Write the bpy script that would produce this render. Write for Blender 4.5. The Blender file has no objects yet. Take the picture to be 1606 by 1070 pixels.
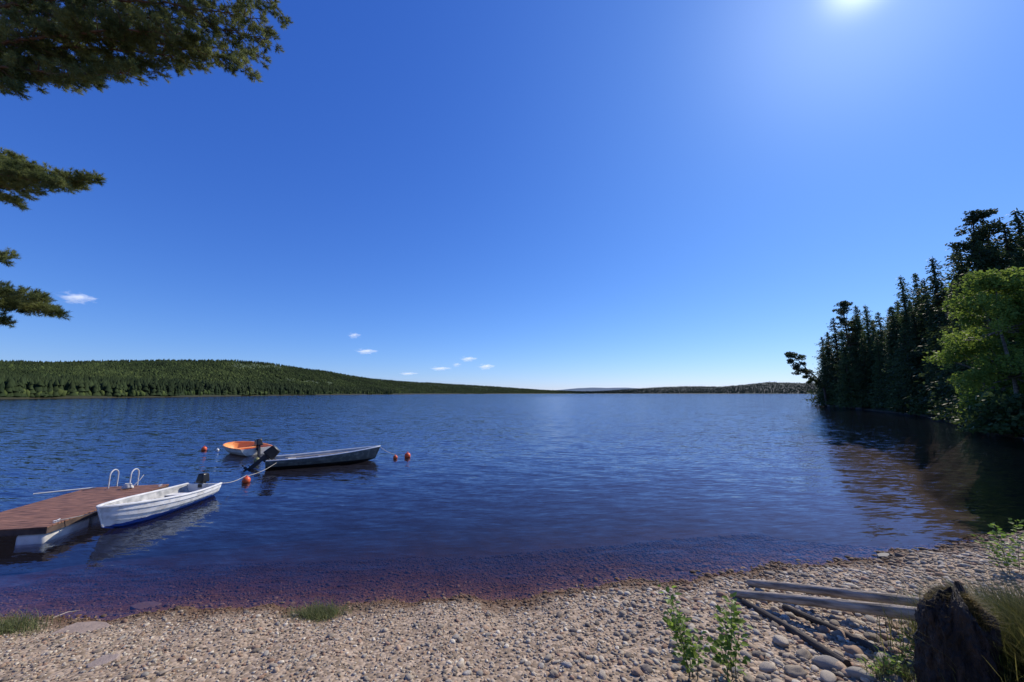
import bpy, bmesh, math, random
import numpy as np
from mathutils import Vector, Matrix, Euler
random.seed(7); rng=np.random.default_rng(7)
C=bpy.context.scene.collection
PI=math.pi; R=math.radians
H=3.6; F=580.0; TH=math.atan(82/580.0); CT=math.cos(TH); ST=math.sin(TH)
def ray(px,py):
    x=(px-803)/F; u=(535-py)/F
    return x, CT-u*ST, ST+u*CT
def at(px,py,z=0.0):
    x,f,u=ray(px,py); t=(z-H)/u
    return Vector((x*t,f*t,z))
def atY(px,py,Y):
    x,f,u=ray(px,py); t=Y/f
    return Vector((x*t,Y,H+u*t))
def atD(px,py,D):
    x,f,u=ray(px,py); t=D/math.hypot(x,f)
    return Vector((x*t,f*t,H+u*t))
def hp(px,D):
    v=atD(px,617,D); return (v.x,v.y)
LAKE=[(-60,15),(-30,8.5),(-20,7.4),(-12,6.7),(-8.27,6.54),(-5.6,6.7),(-3.36,6.95),(-1.6,7.0),(0,7.2),(2.4,7.66),(5.23,8.23),(8.57,8.92),(13.4,10.3),(22,12),(34,17),(40,24),(41,31),(46,37),(55,45),(60,54),(68,63),(74,76),(80,86),(88,104),(93,111),(130,116),(200,125),(600,380),(2600,1500)]
LAKE+=[hp(1400,2900),hp(1290,2800),hp(1150,2700),hp(1000,2700),hp(900,2500),hp(750,1600),hp(600,1100),hp(480,820),hp(400,640),hp(250,480),hp(100,430),hp(0,410),(-420,200),(-300,90)]
LP=np.array(LAKE)
def sdist(P):
    P=np.asarray(P,float); A=LP; B=np.roll(LP,-1,axis=0)
    d=np.full(len(P),1e18); ins=np.zeros(len(P),bool)
    for a,b in zip(A,B):
        ab=b-a; t=np.clip(((P-a)@ab)/(ab@ab),0,1)
        q=P-(a+t[:,None]*ab); d=np.minimum(d,(q**2).sum(1))
        c=((a[1]>P[:,1])!=(b[1]>P[:,1]))
        with np.errstate(divide='ignore',invalid='ignore'):
            xi=a[0]+(P[:,1]-a[1])*(b[0]-a[0])/(b[1]-a[1])
        ins^=c&(P[:,0]<xi)
    return np.where(ins,-1,1)*np.sqrt(d)
def gz(P):
    P=np.asarray(P,float); x=P[:,0]; y=P[:,1]; rr_=np.hypot(x,y)
    s=sdist(P)+0.10*np.sin(x*1.7+y*.6)+0.07*np.sin(x*3.9-1.3)+.04*np.sin(x*9.1+y*3)
    near=np.exp(-(rr_**2/900.0))
    land=4.0*(1-np.exp(-np.maximum(s,0)*.22/4.0))
    bed=np.maximum(s,-400)*(.17+.6*np.clip((rr_-14)/12,0,1)+.5*np.clip((x-7)/7,0,1))
    bed=np.maximum(bed,-6)
    z=np.where(s>0,land,bed)
    z=z+near*np.where(s>0.3,.025*np.sin(x*2.3+.7*y)*np.sin(y*2.1-x*.4),0)
    z=z+.35*np.exp(-(((x-5.9)/1.3)**2+((y-3.6)/1.2)**2))
    return z
def g1(x,y): return float(gz([[x,y]])[0])
def hit(px,py):
    x,f,u=ray(px,py); ts=np.linspace(2.5,14,600)
    z=gz(np.stack([x*ts,f*ts],1)); k=np.argmax(H+u*ts<=z); t=ts[k]
    return Vector((x*t,f*t,float(z[k])))
def tag(o,label=None,cat=None,group=None,kind=None):
    if label: o['label']=label
    if cat: o['category']=cat
    if group: o['group']=group
    if kind: o['kind']=kind
    return o
def empty(name,loc=(0,0,0),rz=0,label=None,cat=None,group=None):
    o=bpy.data.objects.new(name,None); C.objects.link(o); o.location=loc; o.rotation_euler=(0,0,rz); o.empty_display_size=.2
    return tag(o,label,cat,group)
def newmat(name):
    m=bpy.data.materials.new(name); m.use_nodes=True; nt=m.node_tree; nt.nodes.clear()
    return m,nt,nt.nodes,nt.links
def mat(name,c1,c2=None,rough=.7,scale=4,bump=0,bscale=None,metal=0,stretch=(1,1,1),detail=5,spec=.4,lo=.35,hi=.65):
    m,nt,N,L=newmat(name)
    out=N.new('ShaderNodeOutputMaterial'); b=N.new('ShaderNodeBsdfPrincipled'); L.new(b.outputs[0],out.inputs[0])
    b.inputs['Roughness'].default_value=rough; b.inputs['Metallic'].default_value=metal
    b.inputs['Specular IOR Level'].default_value=spec
    tc=N.new('ShaderNodeTexCoord'); mp=N.new('ShaderNodeMapping'); mp.inputs['Scale'].default_value=stretch
    L.new(tc.outputs['Object'],mp.inputs[0])
    n=N.new('ShaderNodeTexNoise'); n.inputs['Scale'].default_value=scale; n.inputs['Detail'].default_value=detail; L.new(mp.outputs[0],n.inputs[0])
    r=N.new('ShaderNodeValToRGB'); L.new(n.outputs['Fac'],r.inputs[0])
    r.color_ramp.elements[0].position=lo; r.color_ramp.elements[1].position=hi
    r.color_ramp.elements[0].color=(*c1,1); r.color_ramp.elements[1].color=(*(c2 or c1),1)
    L.new(r.outputs[0],b.inputs['Base Color'])
    if bump:
        n2=N.new('ShaderNodeTexNoise'); n2.inputs['Scale'].default_value=bscale or scale*3; n2.inputs['Detail'].default_value=6; L.new(mp.outputs[0],n2.inputs[0])
        bp=N.new('ShaderNodeBump'); bp.inputs['Strength'].default_value=1; bp.inputs['Distance'].default_value=bump
        L.new(n2.outputs['Fac'],bp.inputs['Height']); L.new(bp.outputs[0],b.inputs['Normal'])
    return m
def leafmat(name,c1,c2,scale=.6,trans=.35,tcol=None,rnd=.35):
    m,nt,N,L=newmat(name)
    out=N.new('ShaderNodeOutputMaterial'); d=N.new('ShaderNodeBsdfPrincipled'); d.inputs['Roughness'].default_value=.6; d.inputs['Specular IOR Level'].default_value=.25
    t=N.new('ShaderNodeBsdfTranslucent'); mx=N.new('ShaderNodeMixShader'); mx.inputs[0].default_value=trans
    tc=N.new('ShaderNodeTexCoord'); n=N.new('ShaderNodeTexNoise'); n.inputs['Scale'].default_value=scale; n.inputs['Detail'].default_value=6; L.new(tc.outputs['Object'],n.inputs[0])
    r=N.new('ShaderNodeValToRGB'); L.new(n.outputs['Fac'],r.inputs[0]); e=r.color_ramp.elements
    e[0].position=.38; e[1].position=.62; e[0].color=(*c1,1); e[1].color=(*c2,1)
    oi=N.new('ShaderNodeObjectInfo'); mr=N.new('ShaderNodeMapRange'); mr.inputs[3].default_value=1-rnd; mr.inputs[4].default_value=1+rnd
    L.new(oi.outputs['Random'],mr.inputs[0]); vm=N.new('ShaderNodeVectorMath'); vm.operation='SCALE'
    L.new(r.outputs[0],vm.inputs[0]); L.new(mr.outputs[0],vm.inputs['Scale'])
    L.new(vm.outputs[0],d.inputs['Base Color'])
    if tcol:
        t.inputs[0].default_value=(*tcol,1)
    else: L.new(vm.outputs[0],t.inputs[0])
    L.new(d.outputs[0],mx.inputs[1]); L.new(t.outputs[0],mx.inputs[2]); L.new(mx.outputs[0],out.inputs[0])
    return m
def attrmat(name,rough=.8,bump=0,bscale=40,spec=.3,trans=0,mult=1):
    m,nt,N,L=newmat(name)
    out=N.new('ShaderNodeOutputMaterial'); b=N.new('ShaderNodeBsdfPrincipled'); b.inputs['Roughness'].default_value=rough; b.inputs['Specular IOR Level'].default_value=spec
    a=N.new('ShaderNodeAttribute'); a.attribute_name='col'
    tc=N.new('ShaderNodeTexCoord'); n=N.new('ShaderNodeTexNoise'); n.inputs['Scale'].default_value=bscale; n.inputs['Detail'].default_value=4; L.new(tc.outputs['Object'],n.inputs[0])
    mr=N.new('ShaderNodeMapRange'); mr.inputs[1].default_value=.3; mr.inputs[2].default_value=.7; mr.inputs[3].default_value=.7*mult; mr.inputs[4].default_value=1.25*mult; L.new(n.outputs['Fac'],mr.inputs[0])
    vm=N.new('ShaderNodeVectorMath'); vm.operation='SCALE'; L.new(a.outputs['Color'],vm.inputs[0]); L.new(mr.outputs[0],vm.inputs['Scale'])
    L.new(vm.outputs[0],b.inputs['Base Color'])
    if bump:
        bp=N.new('ShaderNodeBump'); bp.inputs['Distance'].default_value=bump; L.new(n.outputs['Fac'],bp.inputs['Height']); L.new(bp.outputs[0],b.inputs['Normal'])
    if trans:
        t=N.new('ShaderNodeBsdfTranslucent'); L.new(vm.outputs[0],t.inputs[0]); mx=N.new('ShaderNodeMixShader'); mx.inputs[0].default_value=trans
        L.new(b.outputs[0],mx.inputs[1]); L.new(t.outputs[0],mx.inputs[2]); L.new(mx.outputs[0],out.inputs[0])
    else: L.new(b.outputs[0],out.inputs[0])
    return m
def amesh(name,V,Fc,material,parent=None,cols=None,smooth=False):
    V=np.asarray(V,np.float32).reshape(-1,3); Fc=np.asarray(Fc,np.int32); k=Fc.shape[1]
    me=bpy.data.meshes.new(name); me.vertices.add(len(V)); me.vertices.foreach_set('co',V.ravel())
    me.loops.add(Fc.size); me.loops.foreach_set('vertex_index',Fc.ravel())
    me.polygons.add(len(Fc)); me.polygons.foreach_set('loop_start',np.arange(0,Fc.size,k,dtype=np.int32))
    me.polygons.foreach_set('loop_total',np.full(len(Fc),k,np.int32))
    if smooth: me.polygons.foreach_set('use_smooth',np.ones(len(Fc),bool))
    if cols is not None:
        a=me.attributes.new('col','FLOAT_COLOR','POINT'); cc=np.ones((len(V),4),np.float32); cc[:,:3]=cols; a.data.foreach_set('color',cc.ravel())
    me.update(calc_edges=True)
    me.materials.append(material)
    o=bpy.data.objects.new(name,me); C.objects.link(o)
    if parent: o.parent=parent
    return o
def inst(tv,tf,pos,scale,rotz,extra=None,jit=0):
    tv=np.asarray(tv,float); tf=np.asarray(tf); n=len(pos); scale=np.asarray(scale,float)
    if scale.ndim==1: scale=np.stack([scale]*3,1)
    v=tv[None]*scale[:,None,:]
    if jit: v=v*(1+jit*rng.uniform(-1,1,(n,len(tv),1)))
    if extra is not None:
        a=extra[:,0][:,None]; ca,sa=np.cos(a),np.sin(a); y=v[:,:,1]*ca-v[:,:,2]*sa; z=v[:,:,1]*sa+v[:,:,2]*ca; v=np.stack([v[:,:,0],y,z],2)
    c,s=np.cos(rotz)[:,None],np.sin(rotz)[:,None]
    v=np.stack([v[:,:,0]*c-v[:,:,1]*s, v[:,:,0]*s+v[:,:,1]*c, v[:,:,2]],2)+np.asarray(pos)[:,None,:]
    f=tf[None]+(np.arange(n)*len(tv))[:,None,None]
    return v.reshape(-1,3), f.reshape(-1,tf.shape[1])
def ico(sub):
    bm=bmesh.new(); bmesh.ops.create_icosphere(bm,subdivisions=sub,radius=1)
    v=np.array([x.co[:] for x in bm.verts]); f=np.array([[q.index for q in p.verts] for p in bm.faces]); bm.free(); return v,f
ICO1=ico(1); ICO2=ico(2); ICO3=ico(3)
class P:
    def __init__(s): s.bm=bmesh.new()
    def box(s,c,d,rot=(0,0,0),taper=None):
        M=Matrix.Translation(c)@Euler(rot).to_matrix().to_4x4()@Matrix.Diagonal((*d,1))
        r=bmesh.ops.create_cube(s.bm,size=1,matrix=M); return r['verts']
    def cyl(s,a,b,r1,r2=None,seg=12):
        a=Vector(a); b=Vector(b); d=b-a
        M=Matrix.Translation((a+b)/2)@d.to_track_quat('Z','Y').to_matrix().to_4x4()
        bmesh.ops.create_cone(s.bm,cap_ends=True,segments=seg,radius1=r1,radius2=r1 if r2 is None else r2,depth=d.length,matrix=M)
    def sph(s,c,r,sub=3):
        rr=r if hasattr(r,'__len__') else (r,r,r)
        bmesh.ops.create_icosphere(s.bm,subdivisions=sub,radius=1,matrix=Matrix.Translation(c)@Matrix.Diagonal((*rr,1)))
    def tube(s,pts,r,seg=8):
        pts=[Vector(p) for p in pts]; rings=[]; n=len(pts)
        rr=r if hasattr(r,'__len__') else [r]*n
        ref=Vector((0,0,1))
        for i,p in enumerate(pts):
            d=(pts[min(i+1,n-1)]-pts[max(i-1,0)]).normalized()
            a=d.cross(ref)
            if a.length<.1: a=d.cross(Vector((1,0,0)))
            a.normalize(); b=d.cross(a)
            rings.append([s.bm.verts.new(p+rr[i]*(math.cos(2*PI*k/seg)*a+math.sin(2*PI*k/seg)*b)) for k in range(seg)])
        for q,w in zip(rings,rings[1:]):
            for k in range(seg):
                s.bm.faces.new((q[k],q[(k+1)%seg],w[(k+1)%seg],w[k]))
        s.bm.faces.new(rings[0][::-1]); s.bm.faces.new(rings[-1])
    def build(s,name,m,parent=None,bevel=0,sub=0,smooth=True,label=None):
        bmesh.ops.recalc_face_normals(s.bm,faces=s.bm.faces)
        me=bpy.data.meshes.new(name); s.bm.to_mesh(me); s.bm.free(); me.materials.append(m)
        if smooth:
            for p in me.polygons: p.use_smooth=True
            me.set_sharp_from_angle(angle=R(40))
        o=bpy.data.objects.new(name,me); C.objects.link(o)
        if parent: o.parent=parent
        if bevel:
            b=o.modifiers.new('bevel','BEVEL'); b.width=bevel; b.segments=2; b.limit_method='ANGLE'
        if sub:
            b=o.modifiers.new('sub','SUBSURF'); b.levels=sub; b.render_levels=sub
        if label: o['label']=label
        return o
# ================= CAMERA, LIGHT, SKY =================
cam=bpy.data.cameras.new('camera'); co=bpy.data.objects.new('camera',cam); C.objects.link(co)
co.location=(0,0,H); co.rotation_euler=(PI/2+TH,0,0); cam.sensor_width=36; cam.lens=36*F/1606; cam.clip_start=.05; cam.clip_end=30000
bpy.context.scene.camera=co
AZ=R(48.2); EL=R(41.4)
sv=Vector((math.sin(AZ)*math.cos(EL),math.cos(AZ)*math.cos(EL),math.sin(EL)))
sl=bpy.data.lights.new('sun','SUN'); sl.energy=5.0; sl.angle=R(.5); sl.color=(1,.91,.78)
so=bpy.data.objects.new('sun',sl); C.objects.link(so); so.rotation_euler=sv.to_track_quat('Z','Y').to_euler()
w=bpy.data.worlds.new('World'); bpy.context.scene.world=w; w.use_nodes=True; N=w.node_tree.nodes; L=w.node_tree.links
bg=N['Background']; bg.inputs[1].default_value=.10
sky=N.new('ShaderNodeTexSky'); sky.sky_type='NISHITA'; sky.sun_disc=False; sky.sun_elevation=EL; sky.sun_rotation=AZ
sky.air_density=1.0; sky.dust_density=.08; sky.ozone_density=1.7; sky.altitude=200
vm=N.new('ShaderNodeVectorMath'); vm.operation='MULTIPLY'; vm.inputs[1].default_value=(.074,.114,.185)
L.new(sky.outputs[0],vm.inputs[0])
sp_=N.new('ShaderNodeSeparateXYZ'); L.new(vm.outputs[0],sp_.inputs[0]); cb=N.new('ShaderNodeCombineXYZ')
for ch,(a_,p_) in enumerate(((.92,1.22),(.69,1.0),(.80,.68))):
    pw=N.new('ShaderNodeMath'); pw.operation='POWER'; pw.inputs[1].default_value=p_; L.new(sp_.outputs[ch],pw.inputs[0])
    ml=N.new('ShaderNodeMath'); ml.operation='MULTIPLY'; ml.inputs[1].default_value=a_*10; L.new(pw.outputs[0],ml.inputs[0]); L.new(ml.outputs[0],cb.inputs[ch])
tc=N.new('ShaderNodeTexCoord'); nm=N.new('ShaderNodeVectorMath'); nm.operation='NORMALIZE'; L.new(tc.outputs['Generated'],nm.inputs[0])
dt=N.new('ShaderNodeVectorMath'); dt.operation='DOT_PRODUCT'; L.new(nm.outputs[0],dt.inputs[0]); dt.inputs[1].default_value=sv
mxm=N.new('ShaderNodeMath'); mxm.operation='MAXIMUM'; mxm.inputs[1].default_value=0; L.new(dt.outputs['Value'],mxm.inputs[0])
acc=cb.outputs[0]
for pw_,k_ in ((9,(.6,1.0,1.2)),(60,(1.7,1.9,1.8)),(1400,(10,10,9.5))):
    pw=N.new('ShaderNodeMath'); pw.operation='POWER'; pw.inputs[1].default_value=pw_; L.new(mxm.outputs[0],pw.inputs[0])
    sc=N.new('ShaderNodeVectorMath'); sc.operation='SCALE'; sc.inputs[0].default_value=k_; L.new(pw.outputs[0],sc.inputs['Scale'])
    ad=N.new('ShaderNodeVectorMath'); ad.operation='ADD'; L.new(acc,ad.inputs[0]); L.new(sc.outputs[0],ad.inputs[1]); acc=ad.outputs[0]
L.new(acc,bg.inputs[0])
vs=bpy.context.scene.view_settings; vs.view_transform='Standard'; vs.look='None'; vs.exposure=0
# ================= GROUND =================
gm,nt,N,L=newmat('shore_ground')
out=N.new('ShaderNodeOutputMaterial'); b=N.new('ShaderNodeBsdfPrincipled'); L.new(b.outputs[0],out.inputs[0]); b.inputs['Roughness'].default_value=.85; b.inputs['Specular IOR Level'].default_value=.2
tc=N.new('ShaderNodeTexCoord'); vo=N.new('ShaderNodeTexVoronoi'); vo.inputs['Scale'].default_value=20; L.new(tc.outputs['Object'],vo.inputs[0])
hsv=N.new('ShaderNodeSeparateColor'); L.new(vo.outputs['Color'],hsv.inputs[0])
r=N.new('ShaderNodeValToRGB'); L.new(hsv.outputs[0],r.inputs[0]); e=r.color_ramp.elements; e[0].color=(.16,.12,.08,1); e[1].color=(.42,.33,.24,1)
q=r.color_ramp.elements.new(.5); q.color=(.30,.225,.155,1)
sep=N.new('ShaderNodeSeparateXYZ'); L.new(tc.outputs['Object'],sep.inputs[0])
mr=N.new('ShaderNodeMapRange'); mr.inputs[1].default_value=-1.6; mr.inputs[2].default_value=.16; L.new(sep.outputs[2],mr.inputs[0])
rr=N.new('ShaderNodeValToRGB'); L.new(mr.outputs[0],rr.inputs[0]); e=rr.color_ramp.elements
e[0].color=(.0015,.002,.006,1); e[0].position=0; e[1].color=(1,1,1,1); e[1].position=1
for p_,c_ in ((.35,(.005,.003,.006)),(.55,(.020,.009,.010)),(.70,(.062,.026,.021)),(.80,(.13,.060,.042)),(.87,(.24,.14,.10)),(.905,(.38,.27,.20)),(.93,(.42,.34,.28))):  # bed colour darkens with depth, standing in for light the water absorbs
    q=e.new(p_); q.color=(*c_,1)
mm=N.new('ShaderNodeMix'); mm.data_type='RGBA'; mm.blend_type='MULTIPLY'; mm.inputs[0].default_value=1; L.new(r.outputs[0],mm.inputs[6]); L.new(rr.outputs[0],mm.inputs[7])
vl=N.new('ShaderNodeVectorMath'); vl.operation='LENGTH'; L.new(tc.outputs['Object'],vl.inputs[0])
gr=N.new('ShaderNodeMapRange'); gr.inputs[1].default_value=22; gr.inputs[2].default_value=30; L.new(vl.outputs['Value'],gr.inputs[0])
zz=N.new('ShaderNodeMapRange'); zz.inputs[1].default_value=.0; zz.inputs[2].default_value=.12; L.new(sep.outputs[2],zz.inputs[0])
ml=N.new('ShaderNodeMath'); ml.operation='MULTIPLY'; L.new(gr.outputs[0],ml.inputs[0]); L.new(zz.outputs[0],ml.inputs[1])
nz=N.new('ShaderNodeTexNoise'); nz.inputs['Scale'].default_value=.3; nz.inputs['Detail'].default_value=8; L.new(tc.outputs['Object'],nz.inputs[0])
r3=N.new('ShaderNodeValToRGB'); L.new(nz.outputs['Fac'],r3.inputs[0]); r3.color_ramp.elements[0].color=(.015,.02,.009,1); r3.color_ramp.elements[1].color=(.06,.065,.03,1)
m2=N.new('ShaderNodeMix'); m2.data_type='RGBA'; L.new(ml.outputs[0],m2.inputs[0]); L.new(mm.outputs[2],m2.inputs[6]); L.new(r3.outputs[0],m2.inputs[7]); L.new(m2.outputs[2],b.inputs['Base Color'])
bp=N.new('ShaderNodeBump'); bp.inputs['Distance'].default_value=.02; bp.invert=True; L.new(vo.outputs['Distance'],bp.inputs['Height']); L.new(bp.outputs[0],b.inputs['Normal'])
rad=np.concatenate([[0.3],np.geomspace(.8,20,170),np.geomspace(21,160,110),np.geomspace(170,14000,60)])
th=np.concatenate([np.linspace(R(20),R(160),420,endpoint=False),np.linspace(R(160),R(380),100,endpoint=False)]); na=len(th)
X=rad[:,None]*np.cos(th); Y=rad[:,None]*np.sin(th); XY=np.stack([X.ravel(),Y.ravel()],1); Z=gz(XY)
V=np.concatenate([XY,Z[:,None]],1); nr=len(rad)
i,j=np.meshgrid(np.arange(nr-1),np.arange(na),indexing='ij'); i=i.ravel(); j=j.ravel(); j2=(j+1)%na
tag(amesh('ground',V,np.stack([i*na+j,(i+1)*na+j,(i+1)*na+j2,i*na+j2],1),gm,smooth=True),'pebbly ground sloping down under the lake',kind='structure')
# ================= WATER =================
wm,nt,N,L=newmat('lake_water')
out=N.new('ShaderNodeOutputMaterial'); gl=N.new('ShaderNodeBsdfGlossy'); gl.inputs['Roughness'].default_value=.05
tr=N.new('ShaderNodeBsdfTransparent'); tr.inputs[0].default_value=(.92,.82,.78,1); mx=N.new('ShaderNodeMixShader')
tc=N.new('ShaderNodeTexCoord')
def slope(scale,sx,sy,rz,amp,det=2,dist=0):
    mp=N.new('ShaderNodeMapping'); mp.vector_type='TEXTURE'; mp.inputs['Scale'].default_value=(1/sx,1/sy,1); mp.inputs['Rotation'].default_value=(0,0,rz); L.new(tc.outputs['Object'],mp.inputs[0])
    n=N.new('ShaderNodeTexNoise'); n.inputs['Scale'].default_value=scale; n.inputs['Detail'].default_value=det; n.inputs['Distortion'].default_value=dist; L.new(mp.outputs[0],n.inputs[0])
    s=N.new('ShaderNodeVectorMath'); s.operation='SUBTRACT'; L.new(n.outputs['Color'],s.inputs[0]); s.inputs[1].default_value=(.5,.5,.5)
    m=N.new('ShaderNodeVectorMath'); m.operation='MULTIPLY'; L.new(s.outputs[0],m.inputs[0]); m.inputs[1].default_value=(amp*.45,amp,0); return m.outputs[0]
ss=[slope(2.2,.30,1.6,R(-14),.34,1,.15),slope(5.5,.28,1.6,R(8),.44,1,.1),slope(13,.4,1.5,R(-6),.34,1,.1),slope(.4,.35,1.3,R(-12),.06,1)]
acc=ss[0]
for s_ in ss[1:]:
    a=N.new('ShaderNodeVectorMath'); a.operation='ADD'; L.new(acc,a.inputs[0]); L.new(s_,a.inputs[1]); acc=a.outputs[0]
vl=N.new('ShaderNodeVectorMath'); vl.operation='LENGTH'; L.new(tc.outputs['Object'],vl.inputs[0])
cm=N.new('ShaderNodeMapRange'); cm.inputs[1].default_value=7; cm.inputs[2].default_value=34; cm.inputs[3].default_value=.20; cm.inputs[4].default_value=1.0; L.new(vl.outputs['Value'],cm.inputs[0])
sc=N.new('ShaderNodeVectorMath'); sc.operation='SCALE'; L.new(acc,sc.inputs[0]); L.new(cm.outputs[0],sc.inputs['Scale'])
ad=N.new('ShaderNodeVectorMath'); ad.operation='ADD'; L.new(sc.outputs[0],ad.inputs[0]); ad.inputs[1].default_value=(0,0,1)
nn=N.new('ShaderNodeVectorMath'); nn.operation='NORMALIZE'; L.new(ad.outputs[0],nn.inputs[0])
L.new(nn.outputs[0],gl.inputs['Normal'])
ge=N.new('ShaderNodeNewGeometry'); dp=N.new('ShaderNodeVectorMath'); dp.operation='DOT_PRODUCT'; L.new(ge.outputs['Incoming'],dp.inputs[0]); L.new(nn.outputs[0],dp.inputs[1])
ab=N.new('ShaderNodeMath'); ab.operation='ABSOLUTE'; L.new(dp.outputs['Value'],ab.inputs[0])
om=N.new('ShaderNodeMath'); om.operation='SUBTRACT'; om.inputs[0].default_value=1; om.use_clamp=True; L.new(ab.outputs[0],om.inputs[1])
p5=N.new('ShaderNodeMath'); p5.operation='POWER'; p5.inputs[1].default_value=5; L.new(om.outputs[0],p5.inputs[0])
fa=N.new('ShaderNodeMath'); fa.operation='MULTIPLY_ADD'; fa.inputs[1].default_value=.98; fa.inputs[2].default_value=.02; L.new(p5.outputs[0],fa.inputs[0])
gl.inputs[0].default_value=(.54,.66,.88,1)
L.new(fa.outputs[0],mx.inputs[0]); L.new(tr.outputs[0],mx.inputs[1]); L.new(gl.outputs[0],mx.inputs[2]); L.new(mx.outputs[0],out.inputs[0])
S=13000
tag(amesh('water',[(-S,-S,0),(S,-S,0),(S,S,0),(-S,S,0)],[[0,1,2,3]],wm),'rippled dark blue lake water',kind='structure')
# ================= HILLS AND FAR FOREST =================
hm=mat('hill_ground',(.022,.036,.015),(.06,.09,.03),rough=.95,scale=.012,detail=8)
hz=mat('haze_tinted_hill',(.05,.09,.15),(.07,.12,.18),rough=1,scale=.004,detail=8)  # distance haze put into the base colour as a pale blue tint
hz2=mat('haze_tinted_wooded_hill',(.012,.024,.022),(.02,.036,.028),rough=1,scale=.01,detail=8)  # fainter blue aerial haze mixed into the dark green base colour
def hill(name,sil,Dbase,ratio,material,treeh,label,rows=16,step=6,pw=1.25):
    px=np.arange(sil[0][0],sil[-1][0]+1,step); sy=np.interp(px,*zip(*sil)); V=[]
    for p_,s_ in zip(px,sy):
        Db=float(np.interp(p_,*zip(*Dbase))); Dr=Db*ratio; zr=max(atD(p_,s_,Dr).z-treeh,2)
        for k in range(rows+3):
            f=k/rows; D=Db+(Dr-Db)*f; z=zr*min(f,1)**pw-.6*(f==0)
            if f>1: z=zr*(1-(f-1)*2.0)
            v=atD(p_,617,D); n=zr*.05*(math.sin(v.x*.013+1)*math.sin(v.y*.011)+.5*math.sin(v.x*.03+v.y*.02))*min(f,1)*(1 if f<.85 else .3)
            V.append((v.x,v.y,z+n))
    nr=rows+3; nc=len(px); i,j=np.meshgrid(np.arange(nc-1),np.arange(nr-1),indexing='ij'); i=i.ravel(); j=j.ravel()
    o=amesh(name,V,np.stack([i*nr+j,(i+1)*nr+j,(i+1)*nr+j+1,i*nr+j+1],1),material,smooth=True)
    tag(o,label,kind='structure'); return np.array(V).reshape(nc,nr,3),px
SIL=[(-160,568),(0,567),(80,568),(160,565),(250,564),(360,564),(420,569),(500,580),(560,590),(620,597),(700,601),(780,606),(850,611),(920,614)]
DB=[(-200,400),(0,415),(250,485),(400,645),(480,825),(600,1110),(750,1620),(900,2520),(1000,2700)]
HV,hpx=hill('hills',SIL,DB,1.9,hm,6,'long low wooded hill across the lake')
SIL2=[(860,614),(930,613.5),(960,612),(1000,609),(1040,606.5),(1080,605),(1130,606),(1170,602.5),(1205,598.5),(1250,599.5),(1290,600),(1340,603),(1500,606),(1640,608)]
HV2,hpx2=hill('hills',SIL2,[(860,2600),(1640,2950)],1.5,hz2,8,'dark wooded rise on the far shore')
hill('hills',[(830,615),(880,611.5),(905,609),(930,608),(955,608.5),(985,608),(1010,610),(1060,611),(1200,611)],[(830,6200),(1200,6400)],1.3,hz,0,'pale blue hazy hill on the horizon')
def cone_tree(nc,sides=6):
    v=[];f=[]
    for c in range(nc):
        z0=.12+.75*c/nc; z1=min(1,z0+.50); rr=.22*(1-c/nc*.66); b0=len(v)
        for k in range(sides): a=2*PI*k/sides+c*.5; q=rr*(1 if k%2 else .72); v.append((q*math.cos(a),q*math.sin(a),z0+(0 if k%2 else .05)))
        v.append((0,0,z1 if c<nc-1 else 1))
        for k in range(sides): f.append((b0+k,b0+(k+1)%sides,b0+sides))
    return np.array(v),np.array(f)
def far_forest(name,HVx,pxs,n,hrange,label,c1,c2,clear,kindt='cone',fr=(0.02,1.02),pxr=None,fpow=1.0,m=None):
    nc,nr,_=HVx.shape; rows=nr-3
    u=rng.uniform(0,nc-1.001,n); f=fr[0]+(fr[1]-fr[0])*rng.uniform(0,1,n)**fpow; vv=f*rows
    i=u.astype(int); j=vv.astype(int); a=(u-i)[:,None]; b_=(vv-j)[:,None]
    p=HVx[i,j]*(1-a)*(1-b_)+HVx[i+1,j]*a*(1-b_)+HVx[i,j+1]*(1-a)*b_+HVx[i+1,j+1]*a*b_
    pxx=np.interp(u,np.arange(nc),pxs)
    keep=np.ones(n,bool)
    for (x0,x1,f0,f1) in clear: keep&=~((pxx>x0)&(pxx<x1)&(f>f0+.03*np.sin(pxx*.3))&(f<f1+.03*np.sin(pxx*.21)))
    if pxr: keep&=(pxx>pxr[0])&(pxx<pxr[1])
    p=p[keep]; n=len(p); h=rng.uniform(*hrange,n)
    if kindt=='cone': tv,tf=cone_tree(3); sc=np.stack([h*rng.uniform(.9,1.5,n)]*2+[h],1)
    else: tv,tf=ICO1; tv=tv*np.array([.32,.32,.5])+np.array([0,0,.5]); sc=np.stack([h*rng.uniform(.8,1.3,n)]*2+[h],1)
    v,fc=inst(tv,tf,p,sc,rng.uniform(0,6.28,n),jit=.15)
    pn=np.sin(p[:,0]*.021+1.3*np.sin(p[:,1]*.013))*np.sin(p[:,1]*.027+p[:,0]*.009)
    t=np.clip(rng.uniform(0,1,n)*.6+.25+.35*pn,0,1)[:,None]; cl=(np.array(c1)*(1-t)+np.array(c2)*t)
    o=amesh(name,v,fc,m or FM,cols=np.repeat(cl,len(tv),axis=0)); tag(o,label,'forest',kind='stuff'); return o
FM=attrmat('far_forest_foliage',rough=.9,bscale=.05,spec=.1,trans=.12)
FM2=attrmat('haze_tinted_foliage',rough=1,bscale=.02,spec=0,trans=0)
CLR=[(358,440,.76,.96),(430,520,.42,.50)]
far_forest('forest',HV,hpx,60000,(5,8.5),'dark conifer forest covering the low hill across the lake',(.014,.026,.011),(.048,.070,.023),CLR)
far_forest('forest',HV,hpx,6500,(5,8),'pale green broadleaf trees along the far left shore',(.035,.06,.016),(.08,.105,.03),CLR,'ball',(.01,.9),None,1.2)
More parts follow.
